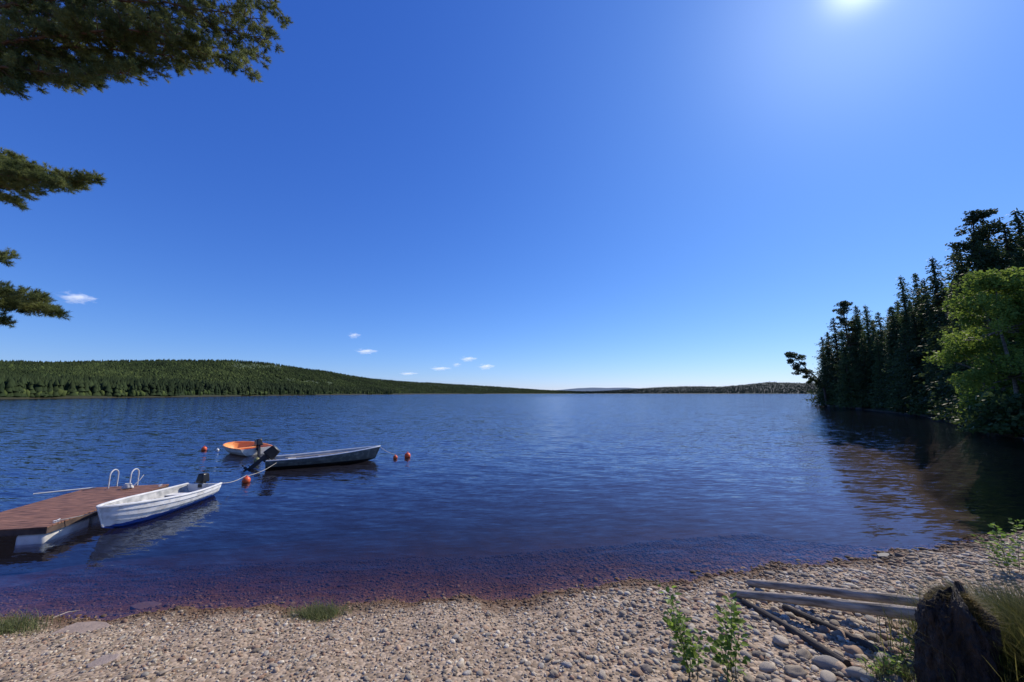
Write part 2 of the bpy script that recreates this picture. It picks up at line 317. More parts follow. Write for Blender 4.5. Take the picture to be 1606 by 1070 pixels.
far_forest('forest',HV,hpx,9000,(2.5,4.5),'light green young growth in the cleared patches high on the hill',(.05,.075,.022),(.09,.12,.04),[],'ball',(.38,1.0),(345,535))
far_forest('forest',HV,hpx,5500,(9,15),'tall dark conifers lining the far left shore',(.011,.022,.010),(.036,.054,.02),[],'cone',(.01,.2),(-160,620))
far_forest('forest',HV2,hpx2,12000,(9,12),'dark conifer forest on the distant right shore',(.010,.021,.019),(.013,.026,.022),[],'cone',(.01,1.02),m=FM2)  # bluish haze is blended into these tree colours
# ================= TREES ON THE POINT =================
bark=mat('dark_bark',(.035,.025,.018),(.09,.065,.05),scale=3,stretch=(3,3,.6),bump=.03)
pbark=mat('orange_pine_bark',(.07,.04,.025),(.14,.08,.045),scale=3,stretch=(2,2,.6),bump=.03)
wbark=mat('grey_birch_bark',(.08,.07,.06),(.22,.2,.17),scale=2,stretch=(1,1,4))
spr=leafmat('spruce_needles',(.028,.052,.018),(.098,.135,.045),scale=.5,trans=.35)
pin=leafmat('pine_needles',(.034,.056,.020),(.105,.130,.045),scale=.5,trans=.35)
brl=leafmat('broad_leaves',(.10,.16,.024),(.23,.31,.055),scale=.35,trans=.5,rnd=.12)
dkl=leafmat('dark_shrub_leaves',(.024,.045,.012),(.075,.11,.028),scale=.6,trans=.35)
def strokes(p,d,ln,wd,droop=0):
    n=len(p); d=d/np.linalg.norm(d,axis=1)[:,None]
    rnd=rng.normal(size=(n,3)); s=np.cross(d,rnd); s/=np.linalg.norm(s,axis=1)[:,None]+1e-9
    ln=ln[:,None]; wd=wd[:,None]
    v=np.stack([p-d*ln*.5,p+s*wd*.5,p+d*ln*.5+np.array([0,0,-1])*droop*ln,p-s*wd*.5],1).reshape(-1,3)
    return v,np.arange(4*n).reshape(n,4)
def spruce(h,seed,wid=.15,name='spruce_tree',base=.04):
    rs=np.random.default_rng(seed); root=empty(name)
    t=P(); t.tube([(0,0,-.5),(0,0,h*.5),(0,0,h*.97)],[h*.014,h*.009,.03],7); t.build('trunk',bark,root)
    PP=[];DD=[];LL=[];WW=[]
    nw=int(h*2.4)
    for k in range(nw):
        f=k/nw; z=h*(base+(1-base)*f); rmax=h*wid*(1-f)**.62*(.9+.12*math.sin(k*1.7+seed))*rs.uniform(.7,1.2)+.15
        nb=rs.integers(7,11)
        for q in range(nb):
            a=rs.uniform(0,2*PI); rb=rmax*rs.uniform(.5,1.25)
            m=max(4,int(rb*9)); s=(np.arange(m)+rs.uniform(0,1,m))/m*rb
            dz=-.34*s+.12*s*s/max(rb,.5)+ rs.uniform(-.15,.15)
            pp=np.stack([s*math.cos(a),s*math.sin(a),z+dz],1)+rs.normal(0,.10+.10*s[:,None],(m,3))*np.array([1,1,.7])
            dd=np.stack([np.cos(a+rs.normal(0,.8,m)),np.sin(a+rs.normal(0,.8,m)),rs.uniform(-.8,.1,m)],1)
            PP.append(pp);DD.append(dd);LL.append(rs.uniform(.40,.80,m)*(1-.4*f));WW.append(rs.uniform(.18,.36,m)*(1-.4*f))
    PP.append(np.stack([rs.normal(0,.06,10),rs.normal(0,.06,10),h*rs.uniform(.95,1.0,10)],1)); DD.append(np.tile([0,0,1.],(10,1))+rs.normal(0,.2,(10,3))); LL.append(np.full(10,.6)); WW.append(np.full(10,.12))
    v,f=strokes(np.concatenate(PP),np.concatenate(DD),np.concatenate(LL),np.concatenate(WW),.1)
    amesh('crown',v,f,spr,root); return root
def clump_tree(name,h,clumps,trunkpts,tr_r,leafm,barkm,nper,lsize,flat=.6,limbs=True):
    root=empty(name); t=P(); n=len(trunkpts)
    t.tube(trunkpts,[tr_r*(1-.8*i/(n-1)) for i in range(n)],8); t.build('trunk',barkm,root)
    lb=P(); PP=[]
    for (c,r_) in clumps:
        c=Vector(c)
        if limbs:
            tp=min(trunkpts,key=lambda q:(Vector(q)-c).length+max(0,q[2]-c.z)*1.5); tp=Vector(tp); mid=(tp+c)/2+Vector((0,0,-.1*(c-tp).length+random.uniform(-.2,.3)))
            if (c-tp).length>.3: lb.tube([tp,mid,c],[tr_r*.35,tr_r*.22,tr_r*.08],5)
        m=int(nper*r_**2); g=rng.normal(size=(m,3)); g/=np.linalg.norm(g,axis=1)[:,None]; g*=rng.uniform(.25,1.0,(m,1))**.5
        k=6; cen=rng.normal(size=(k,3))*.5; w_=cen[rng.integers(0,k,m)]; g=g*.6+w_*.75
        PP.append(np.array(c[:])+g*r_*np.array([1,1,flat]))
    if limbs: lb.build('branches',barkm,root)
    PP=np.concatenate(PP); m=len(PP)
    v,f=strokes(PP,rng.normal(size=(m,3)),lsize*rng.uniform(.6,1.3,m),lsize*rng.uniform(.4,.9,m))
    amesh('crown',v,f,leafm,root); return root
def copytree(o):
    c=o.copy(); C.objects.link(c)
    for ch in list(o.children): d=ch.copy(); C.objects.link(d); d.parent=c
    return c
protos=[spruce(25,1,.135),spruce(25,2,.160),spruce(25,3,.120,base=.10),spruce(25,4,.180)]
def pine_proto(seed):
    random.seed(seed); tp=[(0,0,-.5),(.1,0,8),(.3,.1,14),(.2,.2,19),(.3,.1,23.5)]
    cl=[]
    for k in range(90):
        z=random.uniform(6,24.2); a=random.uniform(0,6.28); rr=random.uniform(.2,3.6)*(1.12-(z-6)/21)
        cl.append(((.2+rr*math.cos(a),rr*math.sin(a),z),random.uniform(.55,.95)))
    cl.append(((.3,.1,24.4),.6))
    return clump_tree('pine_tree',25,cl,tp,.24,pin,pbark,250,.27,flat=.6)
protos+= [pine_proto(11),pine_proto(12)]
used=set()
def place(k,px,top,Y,label,group=None,cat='tree',wm_=1.0):
    v=atY(px,617,Y); g=g1(v.x,v.y); tz=atY(px,top,Y).z; s=(tz-g)/25.0
    o=protos[k] if k not in used else copytree(protos[k]); used.add(k)
    o.location=(v.x,v.y,g-.1); o.rotation_euler=(random.uniform(-.02,.02),random.uniform(-.02,.02),random.uniform(0,6.28)); w_=random.uniform(.9,1.15)*max(s,.65)*wm_
    o.scale=(w_,w_,s); tag(o,label,cat,group); return o
GS='dark conifers packed together on the point'
LS='dark spruce inside the dense stand of conifers on the right point'
LPN='dark bushy pine rising among the spruces on the right point'
for (k,px,top,Y) in [(3,1306,520,109),(1,1322,497,104),(4,1345,468,97),(3,1362,478,96),(0,1374,478,90),(1,1388,500,92),(1,1398,488,84),(2,1413,482,80),(0,1427,470,78),
    (1,1474,438,66),(3,1508,448,62),(0,1524,440,56),(1,1335,520,92),(3,1362,530,88),(0,1384,528,82),(3,1408,535,76),(1,1430,515,70),(3,1452,500,66),(0,1480,492,60),(3,1500,500,56),
    (1,1536,430,50),(3,1546,382,52),(3,1586,372,46),(1,1620,350,46),(0,1640,330,50),(3,1665,350,48)]:
    place(k,px,top,Y,LPN if k>=4 else LS,GS,wm_=1.1)
random.seed(77)
silx=[(1290,535),(1310,525),(1345,492),(1400,503),(1440,462),(1490,440),(1530,425),(1570,375),(1670,370)]
shx=[(1290,106),(1345,94),(1400,78),(1440,66),(1490,55),(1540,46),(1600,38),(1670,36)]
for q in range(62):
    px=1296+q*6.0+random.uniform(-3,3); Y=float(np.interp(px,*zip(*shx)))+random.uniform(3,16); top=float(np.interp(px,*zip(*silx)))+random.uniform(-2,55)
    place(random.choice((0,1,1,2,3,3)),px,top,Y,LS,GS,wm_=1.15)
place(0,1441,431,72,'tall pointed spruce, left one of the pair before the highest trees on the point')
place(2,1462,428,74,'slim dark spruce just right of the tall pointed one in the middle of the stand')
place(0,1490,403,62,'narrow tall spruce standing clear above its neighbours left of the bright green tree')
place(5,1567,325,47,'tallest tree of the point, dark pine crown above the bright green tree')
place(3,1600,342,50,'tall dark spruce at the right picture edge behind the bright green tree')
def wp(px,py,Y): return atY(px,py,Y)
tipb=atY(1296,628,105); tp=[(tipb.x,tipb.y,.3)]
for (a,b_) in ((1293,612),(1288,600),(1276,588),(1264,578),(1252,565),(1246,558)): tp.append(tuple(wp(a,b_,105)))
base=Vector((tipb.x,tipb.y,.3)); loc=lambda v:tuple(Vector(v)-base)
cl=[(loc(wp(a,b_,105+dy)),r_) for (a,b_,dy,r_) in ((1244,556,0,1.5),(1240,566,.6,1.3),(1247,574,-.5,1.4),(1254,562,.5,1.3),(1256,580,0,1.5),(1262,590,.6,1.1),(1268,583,0,1.3),(1276,594,-.7,1.2),(1283,603,.4,1.3),(1239,558,0,1.0),(1271,600,.5,.9),(1250,586,.3,.8),(1262,570,.3,1.0))]
random.seed(3)
o=clump_tree('pine_tree',8,cl,[loc(v) for v in tp],.28,pin,bark,240,.38,flat=.65); o.location=base
tag(o,'pine leaning out over the water from the tip of the point','tree')
def broad(px,top,Y,wpx,label,seed,low=1.4,lm=brl,nper=230,ls=.27,nc_=70):
    random.seed(seed); v=atY(px,617,Y); g=g1(v.x,v.y); h=atY(px,top,Y).z-g; rw=wpx/F*Y/2
    cl=[]
    for k in range(nc_):
        f=random.uniform(0,1); z=low+(h-low-.9)*f; a=random.uniform(0,6.28); rr=rw*max(.1,(1-max(0,(f-.4)/.6)**2.4))**.5*(.75+.25*min(1,f/.3))*random.uniform(.3,.95)
        cl.append(((rr*math.cos(a),rr*math.sin(a),z),random.uniform(.8,1.35)*h/14))
    cl.append(((0,0,h-1.2),1.3*h/15))
    o=clump_tree('broadleaf_tree',h,cl,[(0,0,-.3),(.2,.1,h*.3),(0,.3,h*.6),(.1,.1,h*.88)],.2,lm,wbark,nper,ls,flat=.85)
    o.location=(v.x,v.y,g); tag(o,label,'tree'); return o
broad(1594,422,35,146,'large bright yellow green broadleaf tree at the right edge of the point',5,nc_=84)
broad(1548,506,41,74,'smaller bright green broadleaf tree left of and behind the large one',6,nc_=44)
broad(1675,430,33,120,'bright green broadleaf tree cut by the right picture edge',8,nc_=45)
sp=clump_tree('shore_shrub',3,[((.7*math.cos(a)*q,.7*math.sin(a)*q,.7+z),.9) for a,q,z in ((0,1.5,0),(1,1.2,.6),(2,1.6,.1),(3,1.1,.9),(4,1.7,.0),(5,1.3,.5),(5.8,.3,1.2),(.5,1.8,-.2),(2.6,1.9,-.2),(4.6,1.9,-.2))],[(0,0,-.2),(0,0,.8),(.1,0,1.6)],.06,dkl,bark,200,.28)
first=True
for q,(px,Y,s) in enumerate([(1306,106,1.3),(1318,101,1.2),(1335,94,1.3),(1352,88,1.1),(1364,85,1.2),(1378,82,1.3),(1392,79,1.3),(1408,75,1.1),(1424,69,1.2),(1442,64,1.3),(1462,59,1.3),(1480,56,1.1),(1500,51,1.2),(1518,47,1.2),(1532,44.5,1.2),(1545,42,1.1),(1556,38.5,1.2),(1574,34,1.2),(1590,31.5,1.1),(1612,31,1.2),(1625,30,1.2)]):
    v=atY(px,617,Y); o=sp if first else copytree(sp); first=False
    o.location=(v.x,v.y,max(g1(v.x,v.y),.1)-.15); o.scale=(s*1.4,s*1.1,s*random.uniform(.9,1.4)); o.rotation_euler=(0,0,random.uniform(0,6))
    tag(o,'low dark shrub growing at the waterline under the trees of the point','shrub','shrubs along the waterline of the point')
# ================= STONES =================
stonem=attrmat('beach_stone',rough=.8,bump=.004,bscale=45,spec=.25)
pal=np.array([(.34,.28,.20),(.44,.37,.27),(.24,.20,.15),(.36,.25,.165),(.48,.41,.31),(.30,.19,.125),(.32,.29,.24),(.54,.48,.37),(.17,.14,.11),(.40,.30,.20)])
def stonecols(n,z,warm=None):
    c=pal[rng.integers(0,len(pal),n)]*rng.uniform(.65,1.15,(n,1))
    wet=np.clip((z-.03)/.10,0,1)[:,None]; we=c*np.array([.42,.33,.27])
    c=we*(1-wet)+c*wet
    dp=np.clip(-z/.5,0,1)[:,None]; c=c*np.array([.09,.05,.05])**(dp*1.1)  # dimming under water multiplied into the colour of submerged stones
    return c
def scatter(n,x0,x1,y0,y1,smin,smax,rmin,rmax,tv,tf,name,label,dens=None):
    x=rng.uniform(x0,x1,n); y=rng.uniform(y0,y1,n); s=sdist(np.stack([x,y],1)); k=(s>smin)&(s<smax)
    k&=(np.abs(x)<1.5*y+1.0)
    if dens is not None: k&=rng.uniform(0,1,n)<dens(x,y,s)
    x=x[k];y=y[k]; n=len(x); z=gz(np.stack([x,y],1)); r_=rmin+(rmax-rmin)*rng.uniform(0,1,n)**2.2
    sc=np.stack([r_*rng.uniform(.95,1.45,n),r_*rng.uniform(.75,1.05,n),r_*rng.uniform(.45,.75,n)],1)
    v,f=inst(tv,tf,np.stack([x,y,z+sc[:,2]*.35],1),sc,rng.uniform(0,6.28,n),extra=rng.normal(0,.25,(n,1)),jit=.11)
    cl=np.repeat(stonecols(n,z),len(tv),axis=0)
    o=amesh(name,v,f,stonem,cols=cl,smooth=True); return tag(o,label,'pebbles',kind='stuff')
scatter(105000,-10,22,2.6,13.5,-3.0,6.5,.010,.025,*ICO1,'pebbles','fine grey and pinkish gravel covering the whole beach')
scatter(34000,-10,22,2.6,13.5,-3.0,6.5,.022,.044,*ICO2,'pebbles','fist sized rounded pebbles spread over the beach, densest at the right',dens=lambda x,y,s:np.clip(.26+(x+1.0)/6,.20,.95))
scatter(3600,-1,20,2.6,12.5,-.6,6.5,.045,.068,*ICO2,'pebbles','large rounded cobbles strewn across the right half of the beach',dens=lambda x,y,s:np.clip((x-.5)/3.5,.03,1))
st=[]
for k in range(5):
    tv,tf=ICO3; nn_=1+.12*np.sin(tv@rng.normal(0,2.2,3)+k)+.09*np.sin(tv@rng.normal(0,3.5,3)+2*k)+.04*np.sin(tv@rng.normal(0,7,3))
    v=tv*nn_[:,None]*np.array([1.15,.85,.6]); c=pal[[4,0,6,3,2][k]]*.9
    st.append((v,tf,c))
cob=[(1225,1010,34),(1262,1030,30),(1300,1045,40),(1343,1028,34),(1190,1030,24),(1205,1052,30),(1250,1060,40),(1155,1055,24),(1320,1000,28),(1372,1005,30),(1390,1040,34),(1420,1020,30),(1350,1062,40),(1285,1002,24),(1215,985,22),(1130,1040,20),(1100,1010,16),(1060,1050,22),(1000,1058,26),(985,1030,18),(945,1062,22),(870,1060,24),(820,1040,16),(1400,985,26),(1425,995,24),(1240,968,18),(1180,965,18),(1365,975,22),(1330,965,20),(1440,1050,30),(1300,1068,34),(1175,1068,26),(905,1040,14),(760,1058,16)]
for q,(px,py,w_) in enumerate(cob):
    k=q%5; p=hit(px,py); r_=w_/F*(p-Vector((0,0,H))).length*.225
    if q<5: o=amesh('beach_stone',st[k][0],st[k][1],stonem,cols=np.tile(st[k][2],(len(st[k][0]),1)),smooth=True); st[k]=st[k]+(o,)
    else: o=st[k][3].copy(); C.objects.link(o)
    o.location=p+Vector((0,0,r_*.2)); o.scale=(r_,r_,r_); o.rotation_euler=(random.uniform(-.3,.3),random.uniform(-.3,.3),random.uniform(0,6))
    tag(o,'big smooth cobble lying on smaller pebbles near the lower picture edge','stone','big cobbles on the near beach')
def slab(px,py,wx,wy,hz_,col,label,rot):
    p=hit(px,py); b_=P(); n=9; top=[]; bot=[]
    for k in range(n):
        a=2*PI*k/n; rr=random.uniform(.8,1.1); top.append(b_.bm.verts.new((wx*rr*math.cos(a),wy*rr*math.sin(a),hz_))); bot.append(b_.bm.verts.new((wx*rr*1.08*math.cos(a),wy*rr*1.08*math.sin(a),-.05)))
    b_.bm.faces.new(top)
    for k in range(n): b_.bm.faces.new((top[k],bot[k],bot[(k+1)%n],top[(k+1)%n]))
    o=b_.build('flat_stone',mat('slab_'+str(px),tuple(c*.8 for c in col),col,scale=9,bump=.01),bevel=.008); o.location=p; o.rotation_euler=(.12,0,rot); tag(o,label,'stone')
slab(128,990,.36,.17,.04,(.34,.26,.20),'flat pinkish stone slab on the gravel at the left',.2)
slab(228,952,.26,.12,.03,(.14,.09,.07),'flat wet brown stone at the waterline left of the grass tuft',-.1)
slab(1385,873,.20,.07,.04,(.15,.14,.13),'dark wet flat stone at the waterline beyond the logs',.3)
slab(160,1040,.14,.09,.03,(.3,.24,.2),'small flat stone on the gravel near the lower left corner',.9)
def rock(px,Y,s,label,name='shore_rock'):
    v=atY(px,617,Y); tv=st[1][0]*s; o=amesh(name,tv,st[1][1],mat('rock_'+str(px),(.04,.036,.032),(.12,.105,.09),scale=2,bump=.05),smooth=True); o.location=(v.x,v.y,.05); o.rotation_euler=(0,0,px*.37); tag(o,label,'rock')
rock(1302,103.5,1.1,'grey boulder in the water at the tip of the point, below the leaning pine')
rock(1316,99,.9,'low boulder at the waterline a little right of the tip of the point')
rock(1347,87,.8,'small dark rock at the waterline under the dense conifers')
rock(1600,29.5,.28,'small dark rock at the water edge by the right picture edge')
# ================= LOGS, STUMP =================
wood=mat('weathered_log_wood',(.16,.125,.09),(.44,.37,.29),rough=.85,scale=5,stretch=(6,6,.7),bump=.012,bscale=9)
dstrip=mat('dark_strip',(.018,.014,.011),(.06,.045,.035),rough=.8,scale=5,stretch=(6,6,.7),bump=.012,bscale=9)  # very dark brown for the two thin strips below the grey logs
def log(a,b_,r1,r2,label,m=wood,amp=.006):
    a=Vector(a); b_=Vector(b_); d=b_-a; Ln=d.length; root=P(); n=26; pts=[(amp*math.sin(k*.25+r1*90),amp*math.sin(k*.17),Ln*k/(n-1)) for k in range(n)]
    root.tube(pts,[(r1+(r2-r1)*k/(n-1))*(1+.02*math.sin(k*1.3)) for k in range(n)],20)
    o=root.build('log',m); o.location=a; o.rotation_euler=d.to_track_quat('Z','Y').to_euler(); tag(o,label,'log'); return o
p1=hit(1150,938); q1=atY(1470,966,4.30)
p2=hit(1176,921); q2=atY(1478,949,4.75)
log(p1+Vector((0,0,.07)),q1,.055,.07,'bare grey log, nearer of the two resting against the stump')
log(p2+Vector((0,0,.07)),q2,.06,.065,'bare grey log, farther of the two resting against the stump')
u3=Vector((0,0,.03))
log(hit(1168,948)+u3,hit(1330,1048)+u3,.045,.045,'thin dark rounded strip among cobbles, left of the two under the grey logs',dstrip)
log(hit(1232,956)+u3,hit(1425,1048)+u3,.045,.045,'thin dark rounded strip among cobbles, right of the two under the grey logs',dstrip)
stp=empty('tree_stump',(4.14,3.80,g1(4.14,3.8)-.05),0,'dark rotten stump with mossy grassy top in the lower right corner','stump')
sm=mat('rotten_stump_bark',(.007,.0055,.004),(.050,.033,.022),scale=7,stretch=(2,2,.6),bump=.10,bscale=14)
V=[];nr=48;ns=96; zt_=.90
for k in range(nr):
    f=k/(nr-1)
    for q in range(ns):
        a=2*PI*q/ns; env=math.sqrt(max(0.01,1-max(0,(f-.70)/.30)**2.2))
        rr=.215*(1.16-.14*f+.12*math.sin(3*a+1+f*1.8)+.08*math.sin(5*a+f*4+2)+.07*math.sin(11*a+f*9)+.05*math.sin(23*a-f*17)+.045*math.sin(f*27+a*4)+.04*random.uniform(-1,1))*env
        V.append((rr*math.cos(a)+.05*f*f,rr*math.sin(a),(zt_+.06*math.sin(2*a+.5)+.05*math.sin(5*a)+.025*random.uniform(-1,1))*f))
V.append((.05,0,zt_)); i,j=np.meshgrid(np.arange(nr-1),np.arange(ns),indexing='ij'); i=i.ravel();j=j.ravel();j2=(j+1)%ns
Fq=np.stack([i*ns+j,i*ns+j2,(i+1)*ns+j2,(i+1)*ns+j],1).tolist()
me=bpy.data.meshes.new('bark'); me.from_pydata(V,[],Fq+[[(nr-1)*ns+q,(nr-1)*ns+(q+1)%ns,nr*ns] for q in range(ns)]); me.materials.append(sm)
for p_ in me.polygons: p_.use_smooth=True
o=bpy.data.objects.new('bark',me); C.objects.link(o); o.parent=stp
def blades(cx,cy,zf,n,rx,ry,hmin,hmax,wd,m,name,parent=None,spread=.35,cols=((.10,.13,.03),(.30,.27,.10)),disc=False):
    if disc:
        a0_=rng.uniform(0,6.28,n); r0=np.sqrt(rng.uniform(0,1,n)); x=cx+r0*np.cos(a0_)*rx; y=cy+r0*np.sin(a0_)*ry
    else: x=cx+rng.normal(0,1,n)*rx; y=cy+rng.normal(0,1,n)*ry
    z=zf(x,y); h=rng.uniform(hmin,hmax,n); a=rng.uniform(0,6.28,n); l=rng.uniform(0,spread,n)*h*1.6
    dx,dy=np.cos(a)*l,np.sin(a)*l; px_,py_=-np.sin(a)*wd,np.cos(a)*wd
    b0=np.stack([x-px_,y-py_,z-.02],1); b1=np.stack([x+px_,y+py_,z-.02],1)
    m0=np.stack([x+dx*.35-px_*.8,y+dy*.35-py_*.8,z+h*.6],1); m1=np.stack([x+dx*.35+px_*.8,y+dy*.35+py_*.8,z+h*.6],1); t_=np.stack([x+dx,y+dy,z+h],1); t2=t_+np.stack([px_,py_,px_*0],1)*.15
    v=np.stack([b0,b1,m1,m0,t2,t_],1).reshape(-1,3); q=np.arange(n)[:,None]*6
    f=np.concatenate([q+np.array([[0,1,2,3]]),q+np.array([[3,2,4,5]])])
    u=rng.uniform(0,1,(n,1)); cl=np.repeat(np.array(cols[0])*(1-u)+np.array(cols[1])*u,6,axis=0)
    return amesh(name,v,f,m,parent,cols=cl)
grm=attrmat('grass_blade',rough=.6,bscale=3,trans=.5)
def cap(x,y):
    r2=((x-.05)**2+y**2)/.21**2
    return zt_*(1-.26*np.clip(r2,0,1)**1.2)-.015+.02*np.sin(x*40)*np.sin(y*33)
blades(.06,0,cap,3600,.19,.19,.015,.06,.003,grm,'moss',stp,2.0,((.05,.045,.014),(.24,.18,.06)),True)
tag(blades(4.98,3.80,lambda x,y:gz(np.stack([x,y],1)),21000,.27,.34,.22,.60,.0036,grm,'grass',None,.8,((.035,.065,.014),(.20,.18,.055))),'tall dry and green grass on the bank right of the stump','grass',kind='stuff')
def tuft(px,py,n,rx,h,label,cols=((.10,.14,.04),(.26,.26,.12)),sp_=.8):
    p=hit(px,py); o=blades(0,0,lambda x,y:x*0,n,rx,rx*.55,h*.4,h,.003,grm,'grass_tuft',None,sp_,cols); o.location=p; tag(o,label,'grass tuft')
tuft(497,968,1700,.20,.15,'low green grass tuft alone on the gravel near the waterline')
tuft(12,990,900,.2,.2,'green grass tuft at the left picture edge')
tuft(1405,1064,450,.09,.16,'thin grass tuft among cobbles just left of the stump')
tw=mat('pale_driftwood',(.25,.2,.15),(.42,.36,.28),scale=8)
def stick(pa,pb,label,r_=.008):
    a=hit(*pa);b2=hit(*pb); m=(a+b2)/2+Vector((0,0,.05)); s=P(); s.tube([Vector((0,0,.02)),m-a,b2-a+Vector((0,0,.02))],[r_,r_*.8,r_*.4],6); o=s.build('stick',tw); o.location=a; tag(o,label,'stick')
stick((82,972),(128,960),'thin pale stick lying at the waterline on the left')
stick((250,1062),(300,1050),'short dry twig on gravel near the lower picture edge')
# ================= SAPLINGS =================
lfm=attrmat('sapling_leaf',rough=.45,bscale=8,trans=.55)
stm=mat('sapling_stem',(.08,.07,.03),(.16,.13,.06),scale=9)
def sapling(base,stems,label,leaf=.06,dens=60,cols=((.10,.19,.03),(.26,.36,.06))):
    root=empty('sapling',base,0,label,'sapling'); s=P(); PP=[];DD=[];LL=[]
    for (dx,dy,h,bx,by) in stems:
        pts=[Vector((bx+dx*f**1.4,by+dy*f**1.4,h*f)) for f in np.linspace(0,1,7)]
        s.tube([p_+Vector((random.gauss(0,.006),random.gauss(0,.006),0)) for p_ in pts],[.006-.0045*k/6 for k in range(7)],5)
        for k in range(int(dens*h/.7)):
            f=random.uniform(.15,1.0); p_=Vector((bx+dx*f**1.4,by+dy*f**1.4,h*f)); a=random.uniform(0,6.28); d=Vector((math.cos(a),math.sin(a),random.uniform(-.2,.7))).normalized()
            PP.append(p_+d*random.uniform(.01,.09)*(1.2-f*.5)); DD.append(d); LL.append(leaf*random.uniform(.6,1.3))
    s.build('stem',stm,root)
    V=[];Fq=[];cl=[]
    for p_,d,l in zip(PP,DD,LL):
        s_=d.cross(Vector((random.gauss(0,.5),random.gauss(0,.5),1))).normalized(); n_=s_.cross(d); b0=len(V); w_=l*.42
        for (u,v_,q) in ((0,0,0),(.35,1,.10),(.75,.7,.08),(1.1,0,-.05),(.75,-.7,.08),(.35,-1,.10)): V.append(tuple(p_+d*l*u+s_*w_*v_+n_*l*q))
        Fq+= [(b0,b0+1,b0+2,b0+3),(b0,b0+3,b0+4,b0+5)]
        u=random.random(); cl+=[[cols[0][i]*(1-u)+cols[1][i]*u for i in range(3)]]*6
    amesh('leaves',V,Fq,lfm,root,cols=np.array(cl)); return root
random.seed(21)
b1=hit(1085,1066); sapling(b1,[(-.20,0,.88,-.02,0),(-.08,.05,.62,.02,.02),(.06,0,.45,.05,-.02),(-.16,-.03,.55,.0,.04)],'leafy green sapling, leftmost and tallest of those near the logs')
b1=hit(1148,1066); sapling(b1,[(.06,0,.74,0,0),(.12,.04,.55,.04,0),(-.08,0,.36,-.03,0),(.02,.03,.6,-.02,.02)],'leafy green sapling in front of the left ends of the logs')
b1=hit(1385,1066); sapling(b1,[(.05,0,.26,0,0),(-.10,.0,.20,-.06,0),(.12,0,.24,.08,0),(.2,.05,.18,.14,0)],'low leafy seedling among cobbles below the logs',leaf=.045)
b1=hit(1442,1046); sapling(b1,[(.04,0,.26,0,0),(-.08,.0,.20,-.04,0),(-.02,.05,.3,.0,.04)],'low leafy seedling right against the foot of the stump',leaf=.04)
b1=hit(1438,985); sapling(b1,[(0,0,.40,0,0),(.05,0,.28,.03,0)],'small thin sapling rising behind the logs beside the stump',leaf=.035,dens=30)
b1=hit(1592,900); sapling(b1,[(-.1,0,.75,-.1,0),(.1,0,.9,.1,0),(-.25,.1,.6,-.2,0),(.3,0,.7,.3,0),(.0,.1,.8,0,.1)],'bushy green sapling on the pebbles at the right picture edge',leaf=.06,dens=60)
# ================= OVERHANGING PINE, upper left =================
T=Vector((-13.0,7.2,0)); T.z=g1(T.x,T.y)
pt=empty('pine_tree',T,0,'old pine whose needle covered branches hang in from the upper left','tree')
t=P(); tpts=[Vector((0,0,-.3)),Vector((.1,0,4)),Vector((.0,.1,8)),Vector((.2,.2,12)),Vector((.3,.1,17))]; t.tube(tpts,[.28,.25,.2,.16,.05],12); t.build('trunk',pbark,pt)
def trunk_at(z): return Vector((.1,.1,z))
limbs=[
 ([(-60,20),(120,18),(280,30),(415,62)],8.6,.70),([(-60,-70),(150,-60),(330,-40),(430,5)],9.2,.8),([(-60,62),(90,74),(210,80),(320,96)],8.0,.50),([(-60,100),(20,108),(110,116),(200,116)],7.5,.36),
 ([(-60,-10),(90,40),(230,60),(400,85)],9.4,.55),([(-60,-140),(200,-120),(420,-70)],9.8,1.0),([(-60,40),(60,30),(200,-10),(380,-20)],8.3,.8),([(-60,120),(-10,134),(26,140)],7.2,.24),([(-60,75),(60,60),(180,45),(300,55)],7.6,.5),([(-60,20),(100,-5),(260,5),(410,30)],8.0,.6),
 ([(-60,85),(60,92),(180,98),(280,106)],8.6,.42),([(-60,50),(100,55),(260,70),(385,100)],7.8,.45),([(-60,112),(30,122),(100,128),(150,126)],7.8,.26),([(-60,95),(60,104),(160,110),(240,112)],8.2,.34),
 ([(-90,245),(0,262),(70,276),(148,284)],7.4,.22),([(-90,285),(-10,292),(45,300)],7.2,.24),([(-90,240),(-10,245),(25,250)],7.6,.22),([(-90,262),(-10,272),(95,288)],7.0,.22),([(-90,300),(-20,308),(22,316)],7.3,.18),([(-90,255),(-10,262),(50,266)],7.3,.22),([(-90,270),(0,280),(120,292)],7.5,.2),
 ([(-90,410),(-40,404),(6,402)],7.3,.18),([(-90,440),(-30,450),(30,462),(68,470)],7.0,.18),([(-90,470),(-30,478),(40,484),(88,490)],7.2,.2),([(-90,495),(-40,498),(4,504)],7.0,.16),([(-90,455),(-30,466),(20,474),(65,482)],7.4,.18)]
lb=P(); NP=[];ND=[]
random.seed(5)
